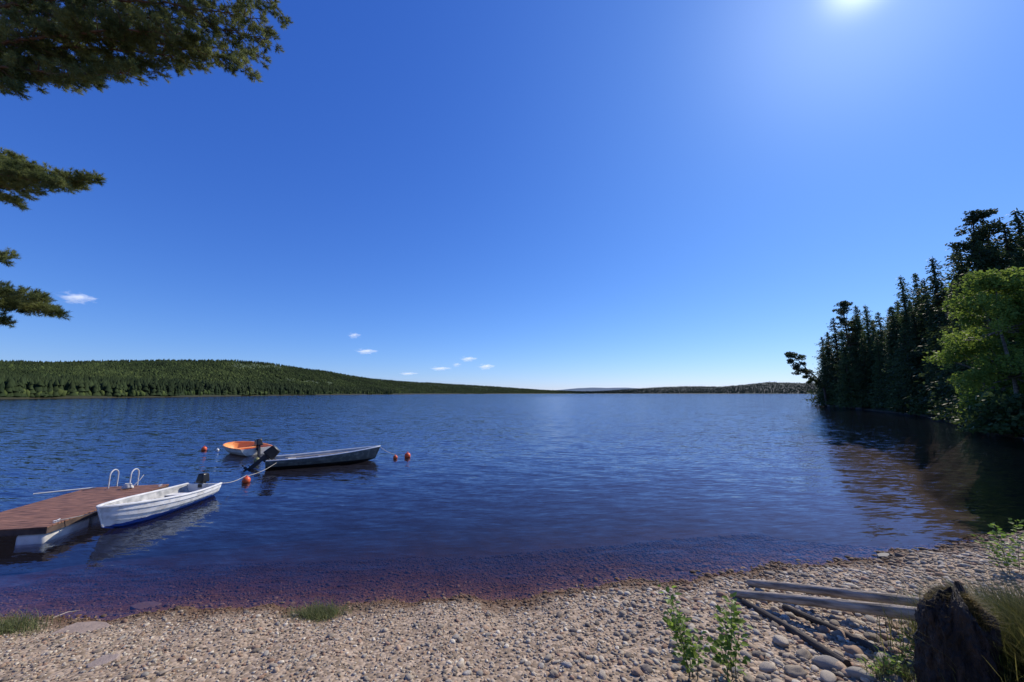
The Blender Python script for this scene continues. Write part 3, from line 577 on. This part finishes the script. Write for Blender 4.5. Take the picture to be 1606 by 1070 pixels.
for wps,tl,spd in limbs:
    pts=[]
    for k,(a,b_) in enumerate(wps):
        x,f,u=ray(a,b_); pts.append(Vector((x*tl,f*tl,H+u*tl))-T)
    st0=trunk_at(max(2,pts[0].z-.8)); pts=[st0,(st0+pts[0])/2+Vector((0,0,.15))]+pts
    dp_=[]
    for a,b_ in zip(pts,pts[1:]):
        m=max(2,int((b_-a).length/.12))
        for k in range(m): dp_.append(a.lerp(b_,k/m)+Vector((random.gauss(0,.012),random.gauss(0,.012),random.gauss(0,.012))))
    dp_.append(pts[-1]); n=len(dp_); lb.tube(dp_,[.040*(1-k/n)+.006 for k in range(n)],6)
    for k in range(int(n*.25),n):
        f=k/n
        for rep in range(3):
            d0=(dp_[min(k+1,n-1)]-dp_[k-1]).normalized(); side=d0.cross(Vector((0,0,1))).normalized()*random.choice((-1,1))
            ln=spd*random.uniform(.2,1.0)*(1.15-.5*f**3)
            dirn=(side*random.uniform(.1,1)+d0*random.uniform(.1,.9)+Vector((0,0,random.uniform(-.6,.8)))).normalized()
            s0=dp_[k]; e_=s0+dirn*ln+Vector((0,0,.10*ln))
            lb.tube([s0,s0.lerp(e_,.5)-Vector((0,0,.02)),e_],[.008,.005,.003],4)
            for q in range(max(1,int(ln*.6/.12))):
                NP.append(s0.lerp(e_,.4+.6*random.random())+Vector((random.gauss(0,.03),random.gauss(0,.03),random.gauss(0,.03)))); ND.append((dirn+Vector((0,0,.3))).normalized())
            rb=random.uniform(.06,.12)
            for q in range(10):
                g_=Vector((random.gauss(0,1),random.gauss(0,1),random.gauss(0,.75))).normalized()
                NP.append(e_+g_*rb*random.uniform(.3,1.0)); ND.append((g_+dirn*.5+Vector((0,0,.5))).normalized())
lb.build('branches',pbark,pt)
NPa=np.array([p_[:] for p_ in NP]); NDa=np.array([p_[:] for p_ in ND]); print('tufts',len(NPa))
K=32; n=len(NPa)
c=np.repeat(NPa,K,axis=0); d=np.repeat(NDa,K,axis=0); al=rng.uniform(-.03,.04,(n*K,1)); c=c+d*al
dd=d*.55+rng.normal(0,.5,(n*K,3)); dd/=np.linalg.norm(dd,axis=1)[:,None]
ln=rng.uniform(.05,.08,(n*K,1)); s=np.cross(dd,rng.normal(size=(n*K,3))); s/=np.linalg.norm(s,axis=1)[:,None]; wdt=.0038
v=np.stack([c-s*wdt,c+s*wdt,c+dd*ln],1).reshape(-1,3)
bigpin=leafmat('long_pine_needles',(.07,.10,.032),(.24,.27,.09),scale=2.2,trans=.5,rnd=0)
amesh('crown',v,np.arange(3*n*K).reshape(-1,3),bigpin,pt)
# ================= BOATS =================
white=mat('scuffed_white_paint',(.62,.62,.60),(.80,.80,.78),rough=.45,scale=3,stretch=(1,1,3))
def hullmat(name,top,bottom,zsplit,dirt=(.35,.36,.33)):
    m,nt,N,L=newmat(name); out=N.new('ShaderNodeOutputMaterial'); b=N.new('ShaderNodeBsdfPrincipled'); L.new(b.outputs[0],out.inputs[0]); b.inputs['Roughness'].default_value=.4
    tc=N.new('ShaderNodeTexCoord'); sp=N.new('ShaderNodeSeparateXYZ'); L.new(tc.outputs['Object'],sp.inputs[0])
    n=N.new('ShaderNodeTexNoise'); n.inputs['Scale'].default_value=5; n.inputs['Detail'].default_value=8; L.new(tc.outputs['Object'],n.inputs[0])
    ma=N.new('ShaderNodeMath'); ma.operation='MULTIPLY_ADD'; ma.inputs[1].default_value=.10; L.new(n.outputs['Fac'],ma.inputs[0]); L.new(sp.outputs[2],ma.inputs[2])
    g=N.new('ShaderNodeMath'); g.operation='GREATER_THAN'; g.inputs[1].default_value=zsplit+.05; L.new(ma.outputs[0],g.inputs[0])
    r=N.new('ShaderNodeValToRGB'); r.color_ramp.elements[0].position=.36; r.color_ramp.elements[1].position=.52; r.color_ramp.elements[0].color=(*dirt,1); r.color_ramp.elements[1].color=(*top,1); L.new(n.outputs['Fac'],r.inputs[0])
    mx=N.new('ShaderNodeMix'); mx.data_type='RGBA'; L.new(g.outputs[0],mx.inputs[0]); mx.inputs[6].default_value=(*bottom,1); L.new(r.outputs[0],mx.inputs[7]); L.new(mx.outputs[2],b.inputs['Base Color']); return m
blk=mat('black_motor_plastic',(.008,.008,.009),(.02,.02,.022),rough=.3,scale=5)
dgr=mat('dark_grey_metal',(.02,.02,.022),(.04,.04,.045),rough=.4,scale=6)
def boat(name,loc,heading,Lh,beam,sheer,keel,w0,bowp,strakes,mh,mi,mg,ms,zfloor,seats,label,rake=.25,mfloor=None,gw=.034):
    root=empty(name,loc,heading,label,'boat')
    nS=30
    def half(u):
        if u<.42: q=w0+(1-w0)*math.sin(PI/2*u/.42)
        else: q=max(0,1-((u-.42)/.58)**bowp[0])**bowp[1]
        return beam/2*q
    def zs(u): return sheer[0]+(sheer[1]-sheer[0])*u**2.2
    def zk(u): return keel+(.0-keel+.12)*max(0,(u-.72)/.28)**2
    def sect(u,off=0,strk=True):
        b=half(u); pts=[]
        for j in range(strakes):
            for e_ in (0,1):
                v=(j+e_)/strakes; y=b*(.86*math.sin(PI/2*v)**.8+.14*v); z=zk(u)+(zs(u)-zk(u))*(1-math.cos(PI/2*v))**.85
                y+= (.016 if (e_==0 and j>0 and strk) else 0)*min(1,b/.2)
                y=max(0,y-off*min(1,b/.12)); x=u*Lh+rake*((z-keel)/(zs(1)-keel))*max(0,(u-.6)/.4)**1.5-off*(u>.97)
                pts.append((x,y,z))
        return pts
    us=[i/nS for i in range(nS+1)]
    h=P(); G=[]
    for u in us:
        s=sect(u); G.append([[h.bm.verts.new((x,sg*y,z)) for (x,y,z) in s] for sg in (1,-1)])
    for a,b in zip(G,G[1:]):
        for sgi in (0,1):
            for j in range(len(a[0])-1):
                q=(a[sgi][j],b[sgi][j],b[sgi][j+1],a[sgi][j+1]); h.bm.faces.new(q if sgi else q[::-1])
    bmesh.ops.remove_doubles(h.bm,verts=h.bm.verts,dist=.0005)
    h.build('hull',mh,root)
    h=P(); G=[]
    for u in us:
        s=sect(u,.035,False); G.append([[h.bm.verts.new((x,sg*y,max(z,zfloor-.03))) for (x,y,z) in s] for sg in (1,-1)])
    for a,b in zip(G,G[1:]):
        for sgi in (0,1):
            for j in range(len(a[0])-1): h.bm.faces.new((a[sgi][j],b[sgi][j],b[sgi][j+1],a[sgi][j+1]))
    bmesh.ops.remove_doubles(h.bm,verts=h.bm.verts,dist=.0005); bmesh.ops.dissolve_degenerate(h.bm,edges=h.bm.edges,dist=.0002)
    h.build('inner_hull',mi,root)
    def wid(u,z,off=.04):
        s=sect(u,off,False); ys=[p[1] for p in s]; zz_=[p[2] for p in s]
        return float(np.interp(z,zz_,ys))
    f=P(); pr=None
    for u in us[:-1]:
        y=wid(u,zfloor,.02); a=f.bm.verts.new((u*Lh,y,zfloor)); b=f.bm.verts.new((u*Lh,-y,zfloor))
        if pr: f.bm.faces.new((pr[0],a,b,pr[1]))
        pr=(a,b)
    f.build('floor',mfloor or mi,root)
    s=sect(0,0,False); t=P()
    ring=[(y,z) for (x,y,z) in s]+[(-y,z) for (x,y,z) in reversed(s)]
    ring2=[]
    for (y,z) in ring:
        if not ring2 or (abs(ring2[-1][0]-y)+abs(ring2[-1][1]-z))>.002: ring2.append((y,z))
    if abs(ring2[0][0]-ring2[-1][0])+abs(ring2[0][1]-ring2[-1][1])<.002: ring2.pop()
    va=[t.bm.verts.new((-.015,y,z)) for y,z in ring2]; vb=[t.bm.verts.new((.035,y,z)) for y,z in ring2]
    t.bm.faces.new(va); t.bm.faces.new(vb[::-1]); n=len(ring2)
    for k in range(n): t.bm.faces.new((va[k],vb[k],vb[(k+1)%n],va[(k+1)%n]))
    t.build('transom',mh,root,bevel=.006)
    g=P()
    for sg in (1,-1):
        pts=[Vector((u*Lh+(rake*max(0,(u-.6)/.4)**1.5),sg*(half(u)-.012),zs(u)+.01)) for u in us]
        rings=[]
        for i_,p_ in enumerate(pts):
            d=(pts[min(i_+1,nS)]-pts[max(i_-1,0)]).normalized(); a=d.cross(Vector((0,0,1))).normalized()*gw; b=Vector((0,0,.022))
            rings.append([g.bm.verts.new(p_+x) for x in (a+b,a-b,-a-b,-a+b)])
        for q,w_ in zip(rings,rings[1:]):
            for k in range(4): g.bm.faces.new((q[k],q[(k+1)%4],w_[(k+1)%4],w_[k]))
        g.bm.faces.new(rings[0]); g.bm.faces.new(rings[-1][::-1])
    g.build('gunwale',mg,root,bevel=.006)
    for (u,wd_,zq) in seats:
        t=P(); a0=wid(u-wd_/2/Lh,zq,.03); a1=wid(u+wd_/2/Lh,zq,.03); x0=u*Lh-wd_/2; x1=x0+wd_
        vt=[(x0,a0,zq),(x1,a1,zq),(x1,-a1,zq),(x0,-a0,zq)]
        v1=[t.bm.verts.new(q) for q in vt]; v0=[t.bm.verts.new((q[0],q[1],q[2]-.035)) for q in vt]
        t.bm.faces.new(v1); t.bm.faces.new(v0[::-1])
        for k in range(4): t.bm.faces.new((v1[k],v0[k],v0[(k+1)%4],v1[(k+1)%4]))
        t.box((u*Lh,0,(zq+zfloor)/2-.02),(.04,a0*1.2,max(.02,zq-zfloor-.04)))
        t.build('seat',ms,root,bevel=.008)
    kp=P(); pts=[]
    for u in us[20:]:
        s=sect(u,0,False); pts.append(s[0])
    s=sect(1,0,False); pts+= [Vector(q) for q in s[1:]]; pts.append(Vector(s[-1])+Vector((.01,0,.04)))
    kp.tube(pts,.022,6); kp.build('stem',mh,root)
    return root,zs,wid
def outboard(root,zt,s=1.0,tilt=0,yaw=0,colr=None,y0=0):
    piv=Vector((0,y0,zt)); M=Matrix.Translation(piv)@Matrix.Rotation(yaw,4,'Z')@Matrix.Rotation(tilt,4,'Y')@Matrix.Diagonal((s,s,s,1))
    def fin(p,name,m,par,bevel=0,sub=0):
        bmesh.ops.transform(p.bm,matrix=M,verts=p.bm.verts); return p.build(name,m,par,bevel,sub)
    p=P(); p.box((-.14,0,-.22),(.14,.11,.62)); p.box((-.04,0,-.04),(.12,.18,.20)); p.box((.05,0,-.06),(.02,.16,.14)); p.box((-.15,0,-.53),(.24,.12,.02))
    p.cyl((-.32,0,-.66),(.0,0,-.66),.05,.03,10); p.box((-.14,0,-.78),(.14,.012,.16),(0,.2,0)); p.box((-.15,0,-.57),(.12,.05,.16))
    mo=fin(p,'outboard_motor',dgr,root,.01)
    p=P(); vs_=p.box((-.08,0,.25),(.44,.32,.38))
    for v in vs_:
        if v.co.z>.3: v.co.x=-.08+(v.co.x+.08)*.78-.01; v.co.y*=.8
    fin(p,'cowling',colr or blk,mo,.05)
    p=P(); p.cyl((-.34,0,-.66),(-.43,0,-.66),.03,.015,8)
    for k in range(3):
        a=2*PI*k/3; p.box((-.38,.075*math.cos(a),-.66+.075*math.sin(a)),(.012,.10,.06),(a+.0,.5,0))
    fin(p,'propeller',dgr,mo)
    p=P(); p.tube([(.05,.05,.10),(.25,.07,.14),(.47,.08,.16)],[.018,.016,.022],8); fin(p,'tiller',blk,mo)
    return mo
def place_axis(stern,bow):
    d=Vector(bow)-Vector(stern); return math.atan2(d.y,d.x),math.hypot(d.x,d.y)
greyin=mat('chalky_grey_interior',(.30,.32,.34),(.50,.51,.52),rough=.6,scale=4)
dirtyin=mat('grimy_grey_interior',(.22,.23,.23),(.48,.48,.46),rough=.6,scale=5)
hw=hullmat('white_hull_blue_bottom',(.78,.78,.76),(.02,.08,.36),.115,(.58,.57,.54))
hd,Lb=place_axis((-10.95,13.75),(-10.75,10.1))
A,zs,wd=boat('rowing_boat',(-10.95,13.75,0),hd,3.35,1.42,(.42,.66),-.14,.82,(2.3,.75),6,hw,dirtyin,white,white,.09,[(.22,.30,.26),(.50,.26,.30),(.78,.34,.38)],'white clinker rowing boat with blue bottom moored beside the red dock',rake=.3)
outboard(A,.40,.84,tilt=0,y0=-.12)
t=P(); t.box((1.15,.1,.17),(.34,.24,.14),(0,0,.2)); t.build('fuel_tank',blk,A,.02)
t=P(); t.tube([(.03,.2,.3),(.5,.25,.14),(1.0,.15,.14),(1.15,.1,.22)],.008,6); t.build('fuel_hose',blk,A)
alu=mat('bright_aluminium',(.62,.64,.65),(.80,.81,.82),rough=.35,scale=6,metal=.2)
dhull=hullmat('dark_green_grey_hull',(.085,.10,.095),(.010,.011,.012),.12,(.16,.18,.165))
sc=Vector((-11.95,18.75)); bw=Vector((-7.3,20.95))
hd,Lb=place_axis(sc,bw)
Bt,zs2,wd2=boat('motorboat',(sc.x,sc.y,0),hd,Lb-.3,1.62,(.42,.72),-.15,.86,(2.0,.8),5,dhull,greyin,alu,greyin,.08,[(.20,.34,.30),(.48,.32,.32),(.76,.40,.40)],'long dark hulled metal motorboat moored with its bow to the right',rake=.35,gw=.045)
outboard(Bt,.42,1.35,tilt=R(46),yaw=R(0))
t=P(); t.box((.9,.3,.16),(.4,.3,.18)); t.build('fuel_tank',mat('dull_red_plastic',(.2,.02,.02),(.28,.03,.03)),Bt,.02)
ow=mat('oar_wood',(.45,.36,.25),(.6,.5,.36),scale=5)
for sg in (1,-1):
    t=P(); t.cyl((.7,sg*.30,.37),(3.5,sg*.42,.45),.02); t.box((3.75,sg*.43,.455),(.55,.12,.015),(0,0,.04*sg)); t.build('oar',ow,Bt)
ora=mat('orange_interior',(.78,.28,.07),(.92,.38,.12),rough=.5,scale=3); owh=hullmat('cream_hull',(.62,.58,.50),(.20,.20,.18),.06,(.45,.40,.33))
sc=Vector((-14.95,22.4)); bw=Vector((-17.6,24.1)); hd,Lb=place_axis(sc,bw)
Ob,zs3,wd3=boat('dinghy',(sc.x,sc.y,0),hd,Lb-.2,2.0,(.42,.54),-.12,.86,(3.0,.55),4,owh,ora,ora,ora,.10,[(.24,.34,.26),(.60,.34,.30)],'small round dinghy with orange inside and pale hull',rake=.2)
outboard(Ob,.46,1.05,tilt=R(12))
# ================= BUOYS AND ROPES =================
redb=mat('red_orange_buoy',(.60,.085,.025),(.75,.13,.04),rough=.4,scale=6); whb=mat('white_buoy',(.6,.6,.58),(.75,.74,.7),rough=.4)
olb=mat('olive_buoy',(.18,.17,.06),(.28,.26,.1),rough=.5)
def buoy(px,py,r_,m,label):
    p=at(px,py+2,0); root=empty('mooring_buoy',(p.x,p.y,0),0,label,'buoy'); s=P(); s.sph((0,0,r_*.45),(r_,r_,r_*1.02),3); s.build('float',m,root)
    s=P(); s.cyl((0,0,r_*1.3),(0,0,r_*1.62),r_*.22,r_*.16,10); s.tube([(-r_*.14,0,r_*1.6),(-r_*.1,0,r_*1.85),(r_*.1,0,r_*1.85),(r_*.14,0,r_*1.6)],r_*.05,6); s.build('eyelet',m,root); return root
buoy(320,704,.15,redb,'red buoy left of the orange dinghy, farthest left of all buoys')
buoy(341,705,.09,whb,'tiny pale buoy between the red buoy and the orange dinghy')
buoy(386,754,.15,redb,'red buoy floating off the stern of the white rowing boat')
buoy(403,722,.14,olb,'olive buoy between the orange dinghy and the dark motorboat')
buoy(620,717,.12,redb,'smaller red buoy at the bow of the dark motorboat')
buoy(639,715,.17,redb,'rightmost red buoy, beyond the bow of the dark motorboat')
ropem=mat('pale_rope',(.35,.33,.28),(.5,.47,.4),scale=30)
def rope(pts,label,r_=.010):
    a=Vector(pts[0]); s=P(); out_=[]
    for p_,q_ in zip(pts,pts[1:]):
        p_=Vector(p_);q_=Vector(q_); m=8
        for k in range(m): f=k/m; v=p_.lerp(q_,f); v.z-=.12*(q_-p_).length**.5*math.sin(PI*f)*.5; out_.append(v-a)
    out_.append(Vector(pts[-1])-a); s.tube(out_,r_,6); o=s.build('mooring_rope',ropem); o.location=a; tag(o,label,'rope')
pb=at(386,754,0); rope([(-10.40,13.7,.44),(pb.x,pb.y,.22)],'rope from the white rowing boat to the red buoy')
rope([(pb.x,pb.y,.18),(-11.2,18.3,.35)],'rope from the red buoy to the stern of the dark motorboat')
pb=at(620,717,0); rope([(-7.25,21.0,.66),(pb.x,pb.y,.15)],'rope from the dark motorboat bow down to the red buoy')
pb=at(341,705,0); rope([(-17.5,24.0,.5),(pb.x,pb.y,.12)],'rope from the orange dinghy bow to the tiny pale buoy')
# ================= DOCK =================
a0=Vector((-11.26,9.5)); a1=Vector((-12.2,13.75)); ax=(a1-a0).normalized(); nx=Vector((-ax.y,ax.x)); Ld=(a1-a0).length; Wd=2.35
dk=empty('floating_dock',(a0.x,a0.y,0),math.atan2(ax.y,ax.x),'floating dock with reddish brown deck boards on white floats','dock')
dm,nt,N,L=newmat('reddish_brown_deck'); out=N.new('ShaderNodeOutputMaterial'); b=N.new('ShaderNodeBsdfPrincipled'); L.new(b.outputs[0],out.inputs[0]); b.inputs['Roughness'].default_value=.7
oi=N.new('ShaderNodeTexCoord'); n1=N.new('ShaderNodeTexNoise'); n1.inputs['Scale'].default_value=3; n1.inputs['Detail'].default_value=8; mp=N.new('ShaderNodeMapping'); mp.inputs['Scale'].default_value=(7,1,1); L.new(oi.outputs['Object'],mp.inputs[0]); L.new(mp.outputs[0],n1.inputs[0])
r=N.new('ShaderNodeValToRGB'); L.new(n1.outputs['Fac'],r.inputs[0]); r.color_ramp.elements[0].position=.35; r.color_ramp.elements[1].position=.65; r.color_ramp.elements[0].color=(.085,.038,.022,1); r.color_ramp.elements[1].color=(.29,.14,.082,1); L.new(r.outputs[0],b.inputs['Base Color'])
d=P(); nb=int(Ld/.145)
for k in range(nb): d.box((Ld*(k+.5)/nb,Wd/2,.385+random.uniform(-.002,.002)),(Ld/nb-.008,Wd,.03))
d.build('deck',dm,dk,bevel=.003,smooth=False)
fm=mat('dark_timber_frame',(.05,.035,.03),(.12,.08,.06),scale=4)
d=P()
for y in (.03,Wd-.03): d.box((Ld/2,y,.30),(Ld-.02,.05,.13))
for x in (.04,Ld-.04,Ld/2): d.box((x,Wd/2,.30),(.05,Wd-.12,.13))
d.build('frame',fm,dk,bevel=.004)
flm=mat('grimy_white_float',(.45,.44,.40),(.75,.74,.70),rough=.5,scale=2.5)
for x0,x1 in ((.06,1.35),(1.5,2.8),(2.95,Ld-.06)):
    for y in (.36,Wd-.36):
        d=P(); d.box(((x0+x1)/2,y,.06),(x1-x0,.56,.33)); d.build('float',flm,dk,bevel=.06)
cl_=mat('galvanised_metal',(.5,.5,.5),(.65,.65,.65),rough=.35,metal=.7,scale=8)
for x in (.35,2.1,Ld-.3):
    d=P(); d.box((x,.10,.405),(.16,.04,.012)); d.tube([(x-.09,.10,.45),(x,.10,.44),(x+.09,.10,.45)],.012,6); d.cyl((x,.10,.41),(x,.10,.445),.015); d.build('cleat',cl_,dk)
lad=empty('swim_ladder',dk.location,dk.rotation_euler.z,'white metal swim ladder hooped over the far end of the dock','ladder')
lm=mat('white_metal_tube',(.5,.5,.49),(.65,.65,.63),rough=.35,scale=6)
yl=[1.62,1.02]
for y in yl:
    pts=[(Ld-.26,y,.40),(Ld-.26,y,.80)]+[(Ld-.08+.18*math.cos(a),y,.80+.18*math.sin(a)) for a in np.linspace(PI,0,9)]+[(Ld+.10,y,.4),(Ld+.10,y,-.6)]
    d=P(); d.tube(pts,.019,8); d.build('handrail',lm,lad)
for z in (.18,-.1,-.38):
    d=P(); d.box((Ld+.10,sum(yl)/2,z),(.07,abs(yl[0]-yl[1])-.05,.025)); d.build('rung',lm,lad,bevel=.004)
def d2w(x,y,z): v=a0+ax*x+nx*y; return Vector((v.x,v.y,z))
rc=P(); c0=d2w(Ld-.45,.95,.41); pts=[]
for k in range(90):
    a=k*.42; rr=.16-.0009*k+random.uniform(-.01,.01); pts.append(Vector((rr*math.cos(a),rr*.8*math.sin(a),.015+.0016*k)))
pts+= [Vector((.2,.0,.1)),Vector((.28,.1,.25)),Vector((.30,.2,.40))]
rc.tube(pts,.014,6); o=rc.build('rope_coil',mat('white_rope',(.5,.5,.47),(.7,.69,.64),scale=30)); o.location=c0; tag(o,'pale rope coiled on the dock by the ladder hoops','rope')
pl=P(); pa=d2w(Ld-.15,Wd-.3,.425); pe=at(52,775,.46); pl.tube([Vector((0,0,0)),(pe-pa)/2,pe-pa],.022,8); o=pl.build('pole',lm); o.location=pa; tag(o,'thin pale pole lying over the left far corner of the dock','pole')
rope([d2w(.35,.10,.44),(-10.85,10.6,.6)],'short rope tying the white rowing boat to the dock')
# ================= CLOUDS =================
cm_,nt,N,L=newmat('glowing_cloud_vapour'); out=N.new('ShaderNodeOutputMaterial'); pv=N.new('ShaderNodeVolumePrincipled'); L.new(pv.outputs[0],out.inputs['Volume'])
tc=N.new('ShaderNodeTexCoord'); n=N.new('ShaderNodeTexNoise'); n.inputs['Scale'].default_value=2.2; n.inputs['Detail'].default_value=4; L.new(tc.outputs['Object'],n.inputs[0])
gr=N.new('ShaderNodeVectorMath'); gr.operation='LENGTH'; L.new(tc.outputs['Object'],gr.inputs[0])
a=N.new('ShaderNodeMath'); a.operation='SUBTRACT'; a.inputs[0].default_value=.9; L.new(gr.outputs['Value'],a.inputs[1])
b_=N.new('ShaderNodeMath'); b_.operation='MULTIPLY_ADD'; L.new(n.outputs['Fac'],b_.inputs[0]); b_.inputs[1].default_value=2.6; b_.inputs[2].default_value=-1.55
c_=N.new('ShaderNodeMath'); c_.operation='ADD'; L.new(a.outputs[0],c_.inputs[0]); L.new(b_.outputs[0],c_.inputs[1])
mr=N.new('ShaderNodeMapRange'); mr.inputs[1].default_value=0; mr.inputs[2].default_value=.8; mr.inputs[3].default_value=0; mr.inputs[4].default_value=.018; L.new(c_.outputs[0],mr.inputs[0])
L.new(mr.outputs[0],pv.inputs['Density']); pv.inputs['Color'].default_value=(1,1,1,1); pv.inputs['Emission Color'].default_value=(.9,.95,1,1)
m5=N.new('ShaderNodeMath'); m5.operation='MULTIPLY'; m5.inputs[1].default_value=.5; L.new(mr.outputs[0],m5.inputs[0]); L.new(m5.outputs[0],pv.inputs['Emission Strength'])  # added glow makes up for scattered light missing from the volume
for px,py,w_,h_,lab in [(120,467,42,15,'small white cloud beside the lowest pine branch at the left'),(555,526,20,8,'tiny white cloud, higher of the pair left of centre'),(574,551,34,7,'thin streaky cloud just below the tiny higher one left of centre'),(734,563,28,7,'small white cloud, uppermost of the row above the horizon'),(716,572,15,6,'tiny cloud just left of the row above the horizon'),(762,575,28,8,'small white cloud, rightmost above the horizon'),(690,578,34,5,'faint flat cloud above the horizon, left of the tiny puff'),(640,586,30,4,'faint thin cloud low over the far shore, leftmost of the row')]:
    v=atD(px,py,5000); k=(v-Vector((0,0,H))).length/math.sqrt(F*F+(px-803)**2+(py-535)**2)
    o=amesh('cloud',ICO3[0]*1.0,ICO3[1],cm_,smooth=True); o.location=v; o.scale=(w_*k*.6,w_*k*.4,h_*k*.75); o.rotation_euler=(0,0,-math.atan2(v.x,v.y)); tag(o,lab,'cloud')
